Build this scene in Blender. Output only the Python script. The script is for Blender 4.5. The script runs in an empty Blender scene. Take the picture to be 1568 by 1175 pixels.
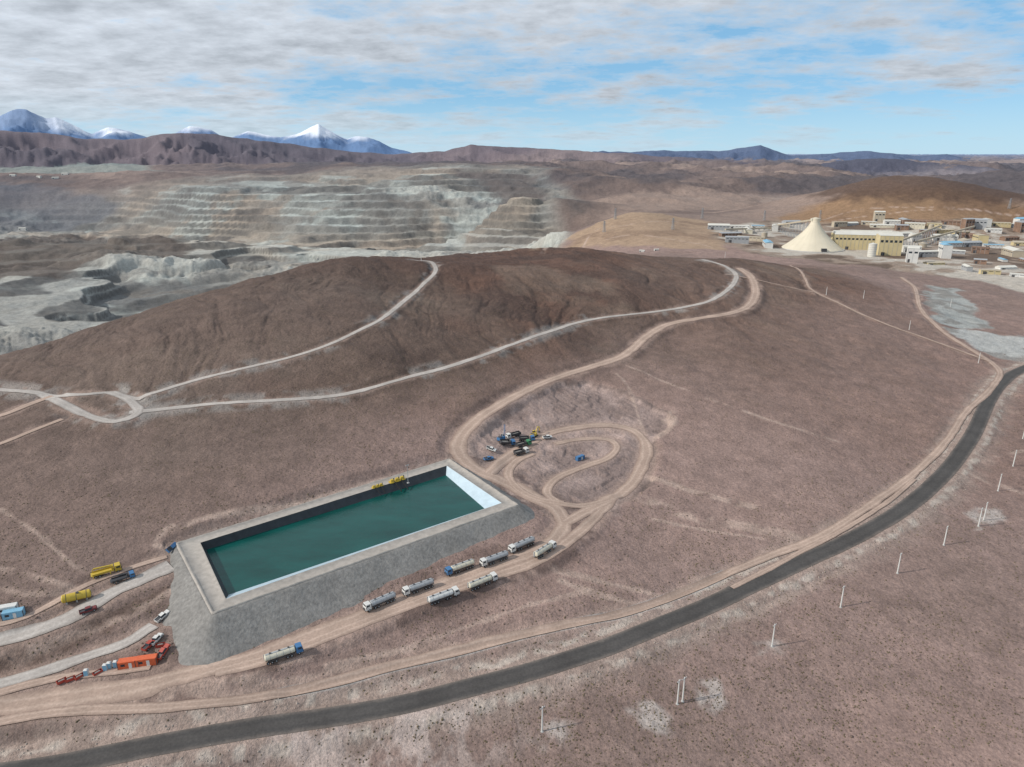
import bpy, math, random, time
import numpy as np
from mathutils import Vector, Matrix
T0=time.time()
rng=np.random.default_rng(7); random.seed(7)
scene=bpy.context.scene
CAMH=150.0; PITCH=math.radians(18.1); F=1079.0; CX=784.0; CY=587.5
cp,sp=math.cos(PITCH),math.sin(PITCH)
# ---------------------------------------------------------------- image-pixel unprojection helpers
def pixel_ray(u,v):  # camera ray direction through image pixel (u, v)
    a=(u-CX)/F; b=(v-CY)/F
    return a, cp-b*sp, -(sp+b*cp)
def P(u,v,z):
    a,dy,dz=pixel_ray(u,v); t=(z-CAMH)/dz
    return (a*t,dy*t,z)
def W(u,r,z):
    a,dy,_=pixel_ray(u,235); th=math.atan2(a,dy)
    return (r*math.sin(th),r*math.cos(th),z)
def s2l(c):
    c=np.array(c,float)/255.0
    return np.where(c<=0.04045,c/12.92,((c+0.055)/1.055)**2.4)
# ---------------------------------------------------------------- noise
def _h(ix,iy,s):
    h=(ix*374761393+iy*668265263+s*2246822519)&0xffffffff
    h=((h^(h>>13))*1274126177)&0xffffffff
    h=h^(h>>16)
    return (h&0xffffff).astype(np.float32)/16777216.0
def vn(x,y,s=0):
    fx=np.floor(x); fy=np.floor(y); ix=fx.astype(np.int64); iy=fy.astype(np.int64)
    tx=(x-fx).astype(np.float32); ty=(y-fy).astype(np.float32)
    tx=tx*tx*(3-2*tx); ty=ty*ty*(3-2*ty)
    a=_h(ix,iy,s);b=_h(ix+1,iy,s);c=_h(ix,iy+1,s);d=_h(ix+1,iy+1,s)
    return (a+(b-a)*tx)*(1-ty)+(c+(d-c)*tx)*ty
def fbm(x,y,wl,octv=4,s=0,gain=0.5,ridged=False):
    out=np.zeros(np.shape(x),np.float32); amp=1.0; tot=0
    x=np.asarray(x);y=np.asarray(y)
    ca,sa=0.8,0.6
    X=x/wl;Y=y/wl
    for i in range(octv):
        n=vn(X,Y,s+i*17)*2-1
        if ridged: n=1-2*np.abs(n)
        out+=amp*n; tot+=amp; amp*=gain
        X,Y=(X*ca-Y*sa)*2.03+11.3,(X*sa+Y*ca)*2.03-5.7
    return out/tot
def sst(x,a,b):
    t=np.clip((x-a)/(b-a),0,1); return t*t*(3-2*t)
# ---------------------------------------------------------------- terrain grid
NT=1200
TH=np.linspace(math.radians(-50),math.radians(50),NT)
L=[math.log(85.0)]
while L[-1]<math.log(75000):
    r=math.exp(L[-1])
    d=0.0030 if r<850 else (0.0040 if r<6500 else 0.010)
    L.append(L[-1]+d)
LR=np.array(L); NR=len(LR)
TT,LL=np.meshgrid(TH,LR)
RR=np.exp(LL); X=RR*np.sin(TT); Y=RR*np.cos(TT)
ctrl=[P(-200,1300,-10),P(784,1450,-11),P(1750,1300,-10),P(0,1175,-9),P(400,1175,-10),P(784,1175,-11),P(1200,1175,-11),P(1568,1175,-10),
 P(1568,900,-6),P(1200,950,-7),P(900,1000,-6),P(1568,700,-2),P(1700,620,-1),P(1568,570,-1),P(400,1110,-6),P(100,1120,-6),
 P(345,1012,0.0),P(258,992,0.6),P(256,930,2.0),P(150,1040,-2),P(0,1010,-1.5),P(60,1012,-1.5),P(480,955,0.5),P(600,908,1),P(720,862,1.5),P(640,970,-2.5),P(0,980,1.8),P(100,947,3),P(110,990,-0.5),P(180,903,4.5),P(240,880,5.2),P(0,900,5),P(150,850,7),P(0,750,13),P(250,780,11),P(450,735,11),P(620,700,10),
 P(845,805,2.5),P(820,870,0),P(1000,850,-3),P(1200,800,-2),P(1000,700,3),P(1200,650,8),P(1400,600,4),P(1350,700,1),P(720,700,7.5),P(860,690,5),P(870,600,12),P(740,600,17),
 P(600,630,17),P(450,660,16),P(200,645,20),P(0,615,22),P(300,560,32),P(500,500,42),P(800,500,30),P(1000,520,18),P(1150,470,24),P(1150,540,17),P(1300,520,10),P(1450,520,3),
 P(-150,600,15),P(0,545,24),P(100,515,32),P(200,481,40),P(300,450,46),P(400,424,52),P(500,402,58),P(560,393,62),P(640,400,55),P(730,386,53),P(800,390,51),P(880,379,55),P(960,388,49),
 P(1050,400,39),P(1130,397,35),P(1250,413,20),P(1400,436,6),P(1500,480,2),P(1650,530,0),
 P(900,430,42),P(640,440,46),P(1000,430,38),
 W(-150,800,-60),W(0,800,-65),W(100,800,-65),W(200,820,-65),W(300,840,-62),W(400,850,-55),W(560,820,-5),W(560,1050,-90),W(730,930,10),W(730,1200,-90),W(880,930,20),W(880,1150,-25),W(1050,950,15),
 P(0,520,-120),P(-200,520,-110),P(100,470,-125),P(200,435,-125),P(300,398,-125),P(420,392,-140),
 P(0,400,-110),P(0,368,-95),P(280,374,-100),P(150,368,-95),
 P(0,347,-150),P(150,350,-165),P(300,368,-175),P(540,379,-175),P(650,374,-180),P(760,366,-150),P(840,372,-115),
 P(-150,280,0),P(0,280,0),P(150,283,-5),P(300,290,-5),P(400,288,0),P(480,274,25),P(600,258,70),P(730,263,60),P(780,300,10),P(745,335,-60),P(840,330,-45),P(640,330,-90),P(480,330,-90),P(200,320,-90),
 W(0,5200,20),W(300,5200,40),W(600,5000,60),W(780,5200,60),
 P(850,372,-25),P(900,350,2),P(960,327,24),P(1000,358,8),P(1060,343,12),P(1100,372,6),P(820,384,-45),
 W(960,1900,-45),W(1060,2000,-25),W(880,1900,-110),
 P(1200,385,0),P(1300,390,0),P(1400,385,0),P(1500,400,0),P(1568,430,0),P(1200,347,0),P(1350,347,4),P(1500,350,4),P(1568,345,6),P(1700,360,3),
 P(1250,318,28),P(1310,294,62),P(1370,277,86),P(1450,280,84),P(1530,293,68),P(1580,303,54),P(1700,325,36),W(1380,2300,-5),W(1530,2200,-10),W(1250,2400,-30),
 P(1000,300,-20),P(1200,310,-35),P(1100,325,-15),P(1000,262,20),P(1200,280,-5),P(1300,262,20),P(850,262,30),
 W(0,9000,10),W(400,9000,10),W(784,9000,0),W(1100,9000,0),W(1568,9000,0),W(1568,4500,0),W(1750,6000,0)]
C=np.array(ctrl); cq=np.stack([np.arctan2(C[:,0],C[:,1]),0.5*np.log(C[:,0]**2+C[:,1]**2)],1)
CC=0.05
def phi(d2): return np.sqrt(d2+CC*CC)
A=phi(((cq[:,None]-cq[None])**2).sum(2)); n=len(C)
M=np.zeros((n+1,n+1)); M[:n,:n]=A+np.eye(n)*-0.002; M[:n,n]=1; M[n,:n]=1
sol=np.linalg.solve(M,np.append(C[:,2],0)); wts=sol[:n]; w0=sol[n]
Z=np.full(X.shape,w0,np.float32)
LLc=np.minimum(LL,math.log(9500)).astype(np.float32); TTf=TT.astype(np.float32)
for i in range(n):
    Z+=wts[i]*np.sqrt((TTf-cq[i,0])**2+(LLc-cq[i,1])**2+CC*CC)
del LLc,TTf
thd=np.degrees(TT)
rn=np.searchsorted(LR,math.log(1150)); rm=np.searchsorted(LR,math.log(1000))
s_=slice(0,rn)
k=sst(RR[s_],250,600)
Z[s_]+=fbm(X[s_],Y[s_],90,4,3)*(0.8+4.0*k)+fbm(X[s_],Y[s_],14,5,9,0.6)*(0.3+0.9*k)
wx_=X[s_]+fbm(X[s_],Y[s_],120,3,33)*40
g=fbm(wx_+Y[s_]*0.3,Y[s_]*0.30,40,5,31,0.6,ridged=True)
gul=np.zeros_like(Z); gul[s_]=np.clip(g,0,1)**2*sst(Z[s_],8,30)*k
Z[s_]+=-gul[s_]*3.6
f_=slice(rm,NR)
kf=sst(RR[f_],1100,2600)
pit=(sst(RR,720,1050)*(1-sst(RR,3600,4300)))*(1-sst(thd+fbm(X,Y,900,3,59)*5,2.0,5.0))
pitn=pit[f_]
rf=sst(RR[f_],2300,4200)*sst(thd[f_],-2,4)
Z[f_]+=fbm(X[f_],Y[f_],750,6,41,0.55,ridged=True)*kf*(28+22*sst(RR[f_],3000,6000)+50*rf)*(1-0.5*pitn)
Z[f_]+=fbm(X[f_],Y[f_],150,4,47)*9*(0.3+0.7*kf)*(1-sst(thd[f_],12,16)*(1-sst(RR[f_],1500,1800)))
dmp=sst(fbm(X[f_],Y[f_],330,3,63),0.02,0.12)*(1-sst(RR[f_],2300,2700))*sst(RR[f_],1050,1200)*pitn
Z[f_]+=dmp*22
Zt=Z[f_]+fbm(X[f_],Y[f_],650,5,53)*48*pitn*(0.5+0.5*kf)
st=13.0+11*sst(RR[f_],1500,2800)
wrp=0.5*fbm(X[f_],Y[f_],260,3,65)
q=Zt/st+wrp; fl=np.floor(q); fr=q-fl
ter=(fl+sst(fr,0.5,1.0)-wrp)*st
tw=pitn*(0.2+0.72*sst(fbm(X[f_],Y[f_],450,5,67),-0.22,0.05))
Z[f_]=Z[f_]*(1-pitn)+Zt*(pitn-tw)+ter*tw
crag=pitn-tw
Z[f_]+=crag*fbm(X[f_],Y[f_],130,6,69,0.6,ridged=True)*28+pitn*fbm(X[f_],Y[f_],50,4,57,0.6)*5
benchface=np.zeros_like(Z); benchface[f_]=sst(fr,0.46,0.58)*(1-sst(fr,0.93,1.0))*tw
benchid=np.zeros_like(Z); benchid[f_]=fl
cragf=np.zeros_like(Z); cragf[f_]=crag
dumpf=np.zeros_like(Z); dumpf[f_]=dmp
lay=np.zeros(Z.shape,np.int8)
def ridge(num,R0,w,tab,seed,detail,pw=1.25,dn=600):
    th=[];sl=[]
    for u,v in tab:
        a,dy,dz=pixel_ray(u,v); th.append(math.atan2(a,dy)); sl.append(dz/math.hypot(a,dy))
    g_=slice(np.searchsorted(LR,math.log(R0*0.5)),NR)
    s=np.interp(TH,th,sl)
    R=R0*(1+0.10*fbm(TH*R0,np.zeros(NT),R0*0.25,3,seed))
    zc=CAMH+s*R
    zc+= fbm(TH*R0,np.zeros(NT),R0*0.02,4,seed+2)*R0*0.0016
    xx=(LL[g_]-np.log(R)[None])+0*s[None]
    gg=1-np.clip(np.abs(xx)/w,0,1)
    gg=gg**pw
    zz=(zc[None]+60)*gg-60-(1-sst(gg,0.0,0.12))*dn
    rd=fbm(X[g_],Y[g_],R0*0.05,5,seed+9,ridged=True)
    zz+=(rd-0.4)*np.maximum(np.abs(zc),R0*0.02)[None]*detail*np.clip(1-gg,0,1)*gg*4
    up=zz>Z[g_]
    Z[g_]=np.maximum(Z[g_],zz)
    lay[g_]=np.where(up,num,lay[g_])
ridge(4,5600,0.17,[(-300,300),(640,300),(700,264),(760,248),(800,249),(850,256),(930,262),(1000,266),(1080,260),(1150,266),(1220,256),(1290,246),(1350,243),(1420,249),(1500,255),(1568,265),(1800,282)],181,0.6,1.0,200)
ridge(1,7400,0.26,[(-300,205),(0,200),(60,203),(130,212),(190,214),(250,203),(300,204),(360,209),(430,219),(520,229),(600,236),(680,231),(720,222),(790,226),(900,231),(1000,238),(1200,250),(1500,275),(1800,280)],101,0.4)
ridge(2,12500,0.28,[(-300,240),(600,240),(800,235),(900,232),(1000,231),(1100,231),(1140,226),(1165,221),(1182,229),(1210,238),(1260,235),(1330,232),(1400,239),(1450,235),(1500,246),(1568,256),(1800,268)],131,0.5)
ridge(3,36000,0.2,[(-300,195),(-60,184),(0,177),(18,168),(40,167),(70,181),(85,179),(110,190),(140,204),(165,195),(200,202),(225,210),(255,212),(290,193),(322,197),(345,212),(380,200),(405,207),(430,210),(460,203),(487,189),(515,205),(532,212),(550,206),(572,213),(600,226),(640,236),(800,242),(1800,242)],161,0.3)
print('terrain',time.time()-T0)
# ---------------------------------------------------------------- sampling
def gi(x,y):
    th=np.arctan2(x,y); l=0.5*np.log(x*x+y*y)
    return np.interp(l,LR,np.arange(NR)),(th-TH[0])/(TH[1]-TH[0])
def sampA(Aa,x,y):
    i,j=gi(np.asarray(x,float),np.asarray(y,float))
    i=np.clip(i,0,NR-1.001); j=np.clip(j,0,NT-1.001)
    i0=i.astype(int); j0=j.astype(int); fi=i-i0; fj=j-j0
    return (Aa[i0,j0]*(1-fi)*(1-fj)+Aa[i0+1,j0]*fi*(1-fj)+Aa[i0,j0+1]*(1-fi)*fj+Aa[i0+1,j0+1]*fi*fj)
def sampZ(x,y): return sampA(Z,x,y)
ts=np.exp(np.linspace(math.log(95),math.log(9000),2600))
def G(u,v):  # ground point where the ray through an image pixel meets the terrain
    a,dy,dz=pixel_ray(u,v)
    x=a*ts;y=dy*ts;z=CAMH+dz*ts
    below=np.nonzero(z<sampZ(x,y))[0]
    i=below[0] if len(below) else len(ts)-1
    if i==0: return np.array([x[0],y[0]])
    z0=z[i-1]-sampZ(x[i-1],y[i-1]); z1=z[i]-sampZ(x[i],y[i]); f=z0/(z0-z1) if z0!=z1 else 0
    return np.array([x[i-1]+(x[i]-x[i-1])*f,y[i-1]+(y[i]-y[i-1])*f])
def smooth_path(pts,step):
    p=np.array(pts,float); out=[]
    pp=np.vstack([2*p[0]-p[1],p,2*p[-1]-p[-2]])
    for i in range(1,len(pp)-2):
        a,b,c,d=pp[i-1],pp[i],pp[i+1],pp[i+2]
        m=max(2,int(np.linalg.norm(c-b)/step))
        t=np.arange(m)[:,None]/m
        out.append(0.5*((2*b)+(-a+c)*t+(2*a-5*b+4*c-d)*t*t+(-a+3*b-3*c+d)*t**3))
    out.append(p[-1:]); return np.vstack(out)
def road(px,step=3.0): return smooth_path([G(u,v) for u,v in px],step)
def pfield(path,vals,maxd):
    cx=np.concatenate([path[:,0]+dx for dx in(-maxd,maxd,-maxd,maxd)]); cy=np.concatenate([path[:,1]+dy for dy in(-maxd,-maxd,maxd,maxd)])
    i,j=gi(cx,cy); i0,i1=int(max(0,i.min()-1)),int(min(NR,i.max()+2)); j0,j1=int(max(0,j.min()-1)),int(min(NT,j.max()+2))
    if i1<=i0 or j1<=j0: return None
    D=np.full((i1-i0,j1-j0),1e9,np.float32); V=np.zeros_like(D)
    I=i.reshape(4,-1);J=j.reshape(4,-1)
    for k in range(len(path)-1):
        a0=int(max(i0,min(I[:,k].min(),I[:,k+1].min())-1)); a1=int(min(i1,max(I[:,k].max(),I[:,k+1].max())+2))
        b0=int(max(j0,min(J[:,k].min(),J[:,k+1].min())-1)); b1=int(min(j1,max(J[:,k].max(),J[:,k+1].max())+2))
        if a1<=a0 or b1<=b0: continue
        xs=X[a0:a1,b0:b1]; ys=Y[a0:a1,b0:b1]
        p=path[k]; d=path[k+1]-p; l2=d@d+1e-9
        t=np.clip(((xs-p[0])*d[0]+(ys-p[1])*d[1])/l2,0,1)
        dd=np.hypot(xs-p[0]-t*d[0],ys-p[1]-t*d[1])
        sub=D[a0-i0:a1-i0,b0-j0:b1-j0]; sv=V[a0-i0:a1-i0,b0-j0:b1-j0]
        m=dd<sub; sub[m]=dd[m]; sv[m]=(vals[k]+(vals[k+1]-vals[k])*t)[m]
    return (slice(i0,i1),slice(j0,j1)),D,V
def polymask(poly,soft,warp=0,seed=0):
    p=np.array(poly,float); m=soft+warp+2
    i,j=gi(np.concatenate([p[:,0]-m,p[:,0]+m,p[:,0]-m,p[:,0]+m]),np.concatenate([p[:,1]-m,p[:,1]-m,p[:,1]+m,p[:,1]+m]))
    i0,i1=int(max(0,i.min()-1)),int(min(NR,i.max()+2)); j0,j1=int(max(0,j.min()-1)),int(min(NT,j.max()+2))
    sl=(slice(i0,i1),slice(j0,j1)); xs=X[sl];ys=Y[sl]
    if warp:
        xs=xs+fbm(X[sl],Y[sl],warp*2.5,3,seed)*warp*1.6; ys=ys+fbm(X[sl],Y[sl],warp*2.5,3,seed+7)*warp*1.6
    ins=np.zeros(xs.shape,bool); D=np.full(xs.shape,1e9)
    for k in range(len(p)):
        a=p[k];b=p[(k+1)%len(p)]
        c=((a[1]>ys)!=(b[1]>ys)); xi=(b[0]-a[0])*(ys-a[1])/((b[1]-a[1]) or 1e-9)+a[0]
        ins^=c&(xs<xi)
        d=b-a;t=np.clip(((xs-a[0])*d[0]+(ys-a[1])*d[1])/(d@d+1e-9),0,1)
        D=np.minimum(D,np.hypot(xs-a[0]-t*d[0],ys-a[1]-t*d[1]))
    sd=np.where(ins,-D,D)
    return sl,1-sst(sd,-soft,soft),sd
# ---------------------------------------------------------------- pond rings
ZW,ZR=4.5,7.5
ring=lambda px,z:[np.array(P(u,v,z)) for u,v in px]
WAT=ring([(316,842),(350,911),(742,779),(683,728)],ZW)
INN=ring([(307,832),(346,918),(768,771),(684,714)],ZR)
OUT=ring([(268,833),(324,942),(795,774),(688,703)],ZR)
outp=[p[:2] for p in OUT]
# ---------------------------------------------------------------- roads
RD=[
 ('asphalt_road',[(-250,1215),(-60,1200),(90,1176),(250,1140),(400,1117),(520,1100),(620,1082),(700,1062),(790,1038),(850,1020),(930,993),(1000,965),(1080,933),(1150,900),(1230,862),(1300,830),(1370,790),(1420,752),(1460,710),(1490,665),(1515,612),(1535,587),(1568,567),(1640,545),(1750,520)],8.0,'asphalt'),
 ('haul_road',[(-120,1105),(0,1086),(150,1060),(270,1036),(370,1010),(440,988),(520,958),(600,926),(680,896),(760,866),(820,846),(852,822),(864,798),(850,776),(815,757),(775,735),(740,722),(712,705),(700,683),(712,660),(745,632),(800,601),(850,580),(905,563),(955,545),(985,520),(1020,498),(1070,487),(1120,480),(1148,468),(1157,445),(1150,425),(1132,410)],8.0,'dirt'),
 ('haul_road',[(330,1030),(400,1012),(470,990),(560,955),(650,922),(740,890),(810,868),(850,845),(905,800),(935,762)],5.5,'dirt'),
 ('quarry_road',[(748,722),(765,705),(800,680),(845,658),(890,648),(935,648),(970,655),(988,675),(988,700),(968,735),(935,762),(890,785),(866,798)],6.5,'dirt'),
 ('quarry_road',[(935,762),(900,772),(862,770),(838,750),(852,728),(890,712),(930,700),(945,682),(930,668),(890,668),(850,676)],4.5,'dirt'),
 ('quarry_road',[(862,770),(820,760),(790,742),(778,722),(790,702),(815,690)],5,'dirt'),
 ('hill_road',[(198,634),(240,628),(330,619),(450,611),(530,604),(610,582),(700,558),(790,525),(880,497),(960,483),(1040,472),(1090,460),(1118,442),(1127,424),(1110,408),(1075,398)],5.0,'grey'),
 ('hill_road',[(60,602),(120,604),(170,601),(215,609),(280,590),(350,568),(450,548),(520,520),(580,490),(620,460),(650,435),(667,416),(660,403),(635,398)],4.2,'grey'),
 ('hill_road',[(-120,592),(0,598),(60,602),(100,620),(140,640),(178,650),(205,640),(212,628),(195,610),(170,601)],5.5,'grey'),
 ('hill_road',[(-80,660),(0,638),(40,620),(80,604)],5,'dirt'),
 ('hill_road',[(-60,700),(0,682),(45,662),(95,640)],3.5,'dirt'),
 ('service_road',[(-120,1010),(0,984),(100,948),(180,903),(262,866)],7.5,'grey'),
 ('service_road',[(-60,965),(20,952),(75,925),(130,895),(200,868),(255,850)],3.2,'dirt'),
 ('service_road',[(-60,1062),(30,1040),(110,1012),(190,985),(235,955)],5,'grey'),
 ('service_road',[(-100,1095),(0,1065),(80,1040),(160,1028),(230,1015)],3.5,'dirt'),
 ('valley_track',[(-60,1125),(100,1095),(250,1083),(400,1068),(520,1040),(640,1010),(760,980),(860,957),(950,940),(1020,918),(1080,893),(1180,852),(1250,825),(1320,782),(1375,745),(1420,708),(1455,668),(1480,632),(1515,600),(1530,570),(1500,545),(1440,505),(1408,470),(1400,440),(1380,425)],4.2,'dirt'),
 ('valley_track',[(1120,905),(1230,845),(1300,808),(1365,765),(1400,735)],2.5,'dirt'),
 ('ridge_track',[(1210,408),(1232,425),(1245,447),(1300,472),(1380,505),(1450,530),(1520,556)],2.6,'dirt'),
 ('ridge_track',[(1110,420),(1170,432),(1245,450)],2.2,'dirt'),
]
roads=[]
for nm,px,w,kd in RD: roads.append([nm,road(px),w,kd])
CV=lambda px:[G(u,v) for u,v in px]
quarry=CV([(690,705),(700,668),(760,622),(840,590),(900,582),(960,600),(1028,632),(1030,650),(1003,680),(1003,735),(945,785),(870,800),(800,770),(740,730)])
zones={
 'tan':CV([(820,384),(880,358),(960,327),(1060,335),(1140,350),(1110,385),(1000,380),(900,376)]),
 'plant':CV([(1085,350),(1180,338),(1320,343),(1560,345),(1700,360),(1700,470),(1540,440),(1400,418),(1290,405),(1180,392),(1100,370)]),
 'ochre':CV([(1180,335),(1250,318),(1320,296),(1380,281),(1450,285),(1530,300),(1620,320),(1640,345),(1400,345),(1200,345)]),
 'greyA':CV([(1412,436),(1470,442),(1512,500),(1480,508),(1425,488)]),
 'greyB':CV([(1440,500),(1568,515),(1620,530),(1600,555),(1500,538)]),
}
pads=[CV([(1065,1050),(1105,1048),(1125,1072),(1100,1085),(1068,1068)]),CV([(968,1090),(1000,1075),(1028,1098),(1020,1120),(985,1115)]),CV([(790,1125),(830,1105),(865,1120),(850,1150),(810,1150)]),
 CV([(1475,790),(1520,775),(1540,800),(1490,812)]),CV([(1160,985),(1210,985),(1205,1000),(1165,1002)])]
streaks=[([(985,764),(1060,792),(1150,808),(1250,832)],4.6),([(990,728),(1060,752),(1150,776)],3.0),([(840,870),(930,893),(1010,912)],1.6),([(860,890),(930,915),(985,925)],1.4),([(1240,835),(1100,815),(1000,795)],1.0),
 ([(960,560),(1060,600),(1200,650),(1330,690)],1.2),([(240,835),(258,815),(330,790),(450,765),(560,735),(660,712)],2.4),([(250,845),(245,820),(262,805)],1.6),([(0,780),(60,820),(120,870),(180,880)],1.0),([(1480,725),(1520,740),(1568,755)],2.4),([(1568,690),(1520,700),(1490,690)],1.2),
 ([(0,900),(40,910),(90,905)],1.6),([(150,1150),(400,1090),(600,1050),(800,1000)],1.3),([(0,1150),(160,1120),(340,1100)],1.4),([(260,1050),(450,1040),(600,1000),(700,985)],1.0),([(0,1020),(90,985),(200,940),(262,905)],2.2),
 ([(0,1108),(180,1078),(330,1052),(470,1010)],1.2),([(500,1020),(640,985),(800,930),(900,905)],0.9),([(1000,700),(960,590),(920,560)],0.9),([(1300,860),(1400,800),(1470,740),(1520,650)],1.3),([(0,870),(60,885),(120,902)],1.4),([(640,1120),(900,1040),(1100,960),(1300,870)],1.4),
 ([(830,388),(900,365),(960,345),(1040,340)],2.5),([(900,376),(970,360),(1060,372),(1110,385)],2.5),([(1200,345),(1300,325),(1420,318),(1560,330)],3.0),([(1260,340),(1340,330),(1500,322)],2.5),
 ([(1030,632),(1028,650),(1008,668)],3.0),([(1030,650),(1020,640)],3.0)]
streaks=[(road(a,4),w) for a,w in streaks]
canal=road([(430,1062),(520,1045),(600,1022),(700,1000),(800,972),(900,950),(960,938),(1060,903),(1110,880)],3)
# ---------------------------------------------------------------- terrain edits
sl,m,sd=polymask(quarry,2.0,3,61)
qm=np.zeros_like(Z); qm[sl]=m
rel=fbm(X[sl],Y[sl],30,4,71); rot=(X[sl]*0.8+Y[sl]*0.6)
Z[sl]+=m*(-1.6*sst(-sd,0,5)+0.6*np.round(rel*4)+0.15*np.sin(rot*1.6+rel*9)*sst(rel,-0.1,0.2)+0.3*rel)
roadmask=np.zeros_like(Z); shoulder=np.zeros_like(Z)
for nm,path,w,kd in roads:
    zc=sampZ(path[:,0],path[:,1]); kk=9
    zc=np.convolve(np.pad(zc,kk,mode='edge'),np.ones(2*kk+1)/(2*kk+1),'valid')
    if kd=='asphalt': zc=zc+0.8
    res=pfield(path,zc,w*1.7+5)
    if res is None: continue
    sl,D,V=res
    wt=1-sst(D,w*0.62,w*1.1+2.0)
    Z[sl]=Z[sl]*(1-wt)+V*wt
    roadmask[sl]=np.maximum(roadmask[sl],1-sst(D,w*0.5,w*0.75))
    nse=fbm(X[sl],Y[sl],9,3,5)
    shoulder[sl]=np.maximum(shoulder[sl],(1-sst(D+nse*3,w*0.55,w*1.0+1.5)))
sl,D,V=pfield(canal,np.zeros(len(canal)),8)
canm=np.zeros_like(Z); canm[sl]=1-sst(D,1.6,3.0); Z[sl]-=1.1*(1-sst(D,0.6,2.4))
sl,m,sd=polymask(outp,0.3)
zz=Z[sl]; d=np.maximum(sd,0)
zz=np.minimum(zz,ZR-0.5+0.62*np.maximum(d-4.0,0))
zz=np.where(sd<0.5,np.minimum(zz,ZR-5.0),zz)
Z[sl]=zz
sl2,m2,sd2=polymask(outp,9,2,81)
gravel=np.zeros_like(Z); gravel[sl2]=m2
print('edits',time.time()-T0)
# ---------------------------------------------------------------- colours
col=np.zeros(Z.shape+(3,),np.float32)
KA=0.93
def rgb(r,g,b): return (s2l((r,g,b))*KA).astype(np.float32)
def mixc(sl,m,c):
    m=m[...,None]; col[sl]=col[sl]*(1-m)+np.asarray(c,np.float32)*m
ALL=(slice(None),slice(None))
col[:]=rgb(147,125,117)
n1=fbm(X,Y,120,5,201); n2=fbm(X,Y,28,4,211); 
mixc(ALL,sst(n1+0.4*n2,-0.1,0.5)*0.55,rgb(127,109,101))
mixc(ALL,sst(-n1+0.5*n2,0.1,0.5)*0.4,rgb(157,132,122))
hill=sst(Z,6,26)*(1-sst(RR,1100,1300))
mixc(ALL,hill*0.9,rgb(101,84,74))
redn=fbm(X+300,Y,170,4,221)
mixc(ALL,hill*sst(redn,0.0,0.40)*0.65,rgb(118,86,72))
mixc(ALL,sst(Z+n2*10,38,58)*(1-sst(RR,1000,1150))*0.65,rgb(74,59,53))  # darker hilltops: cloud shadow painted in as a dark rock tone
mixc(ALL,sst(fbm(X,Y,60,5,231),0.12,0.36)*hill*0.6,rgb(79,66,61))
mixc(ALL,sst(-fbm(X,Y,75,5,237),0.12,0.36)*hill*0.4,rgb(134,119,106))
mixc(ALL,np.clip(gul*1.2,0,0.45),rgb(74,61,56))
left=sst(-X,40,160)*(1-sst(RR,500,700))
mixc(ALL,left*0.6,rgb(113,97,89))
midr=sst(X,60,200)*sst(RR,330,420)*(1-sst(RR,650,900)); mixc(ALL,midr*0.45,rgb(126,102,91))
mid=sst(RR,1250,1700)
mixc(ALL,mid,rgb(114,99,93))
n3=fbm(X,Y,700,6,241,0.6)
mixc(ALL,mid*sst(n3,0.0,0.30)*0.7,rgb(156,136,124))
mixc(ALL,mid*sst(-n3,0.0,0.3)*0.8,rgb(84,78,80))
rv=fbm(X,Y,750,6,41,0.55,ridged=True)
mixc(ALL,mid*sst(-rv,-0.05,0.25)*0.6,rgb(166,150,140))
n4=fbm(X,Y,420,5,251); n5=fbm(X+n4*200,Y,170,5,261,0.6)
pm=pit*sst(RR,800,1000)
mixc(ALL,pm,rgb(142,141,136))
mixc(ALL,pm*sst(n4,0.05,0.3)*0.8,rgb(174,156,138))
mixc(ALL,pm*sst(-n4,0.1,0.35)*0.85,rgb(94,96,99))
mixc(ALL,pm*sst(n5,0.06,0.28)*0.75,rgb(186,193,187))
mixc(ALL,pm*sst(-n5,0.12,0.35)*0.7,rgb(100,92,86))
bn=vn(benchid*3.7,X/700,3)
mixc(ALL,pm*(bn-0.3)*0.55*(bn>0.3),rgb(168,164,152))
mixc(ALL,pm*(0.35-bn)*1.6*(bn<0.35),rgb(104,102,100))
bf=0.55+0.45*sst(fbm(X,Y,200,4,283),-0.2,0.2)
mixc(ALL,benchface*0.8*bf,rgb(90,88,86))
mixc(ALL,cragf*sst(fbm(X,Y,130,6,69,0.6,ridged=True),-0.1,0.4)*0.6,rgb(164,161,154))
mixc(ALL,cragf*sst(-fbm(X,Y,60,5,285,0.6,ridged=True),-0.1,0.3)*0.6,rgb(96,93,90))
mixc(ALL,dumpf*(1-benchface)*0.5,rgb(190,189,181))
def zone(poly,c,k=1,soft=6,warp=8,seed=1):
    sl,m,sd=polymask(poly,soft,warp,seed); mixc(sl,m*k,c); return sl,m
zone(CV([(-100,372),(0,364),(150,362),(290,374),(260,392),(120,408),(100,425),(-100,440)]),rgb(96,86,80),0.85,15,35)
zone(CV([(-100,285),(0,283),(120,290),(190,315),(140,345),(-100,350)]),rgb(98,101,108),0.6,60,90)
zone(CV([(690,262),(800,262),(900,310),(870,335),(760,300)]),rgb(98,90,87),0.85,40,60)
zone(CV([(-50,236),(200,240),(240,262),(-50,266)]),rgb(136,143,136),0.8,60,80)
sl,m=zone(zones['tan'],rgb(164,140,117),0.9,12,16)
tn=fbm(X[sl],Y[sl],70,5,273); mixc(sl,m*sst(tn,-0.05,0.3)*0.6,rgb(128,106,90))
sl,m=zone(zones['ochre'],rgb(144,116,90),0.95,30,30)
tn=fbm(X[sl],Y[sl],120,5,275); mixc(sl,m*sst(tn,0.0,0.35)*0.6,rgb(112,88,72))
ot=sst(Z+n2*12+n1*14,42,60)*sst(RR,1350,1500)*(1-sst(RR,2200,2500))*sst(thd,12,16)
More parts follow.
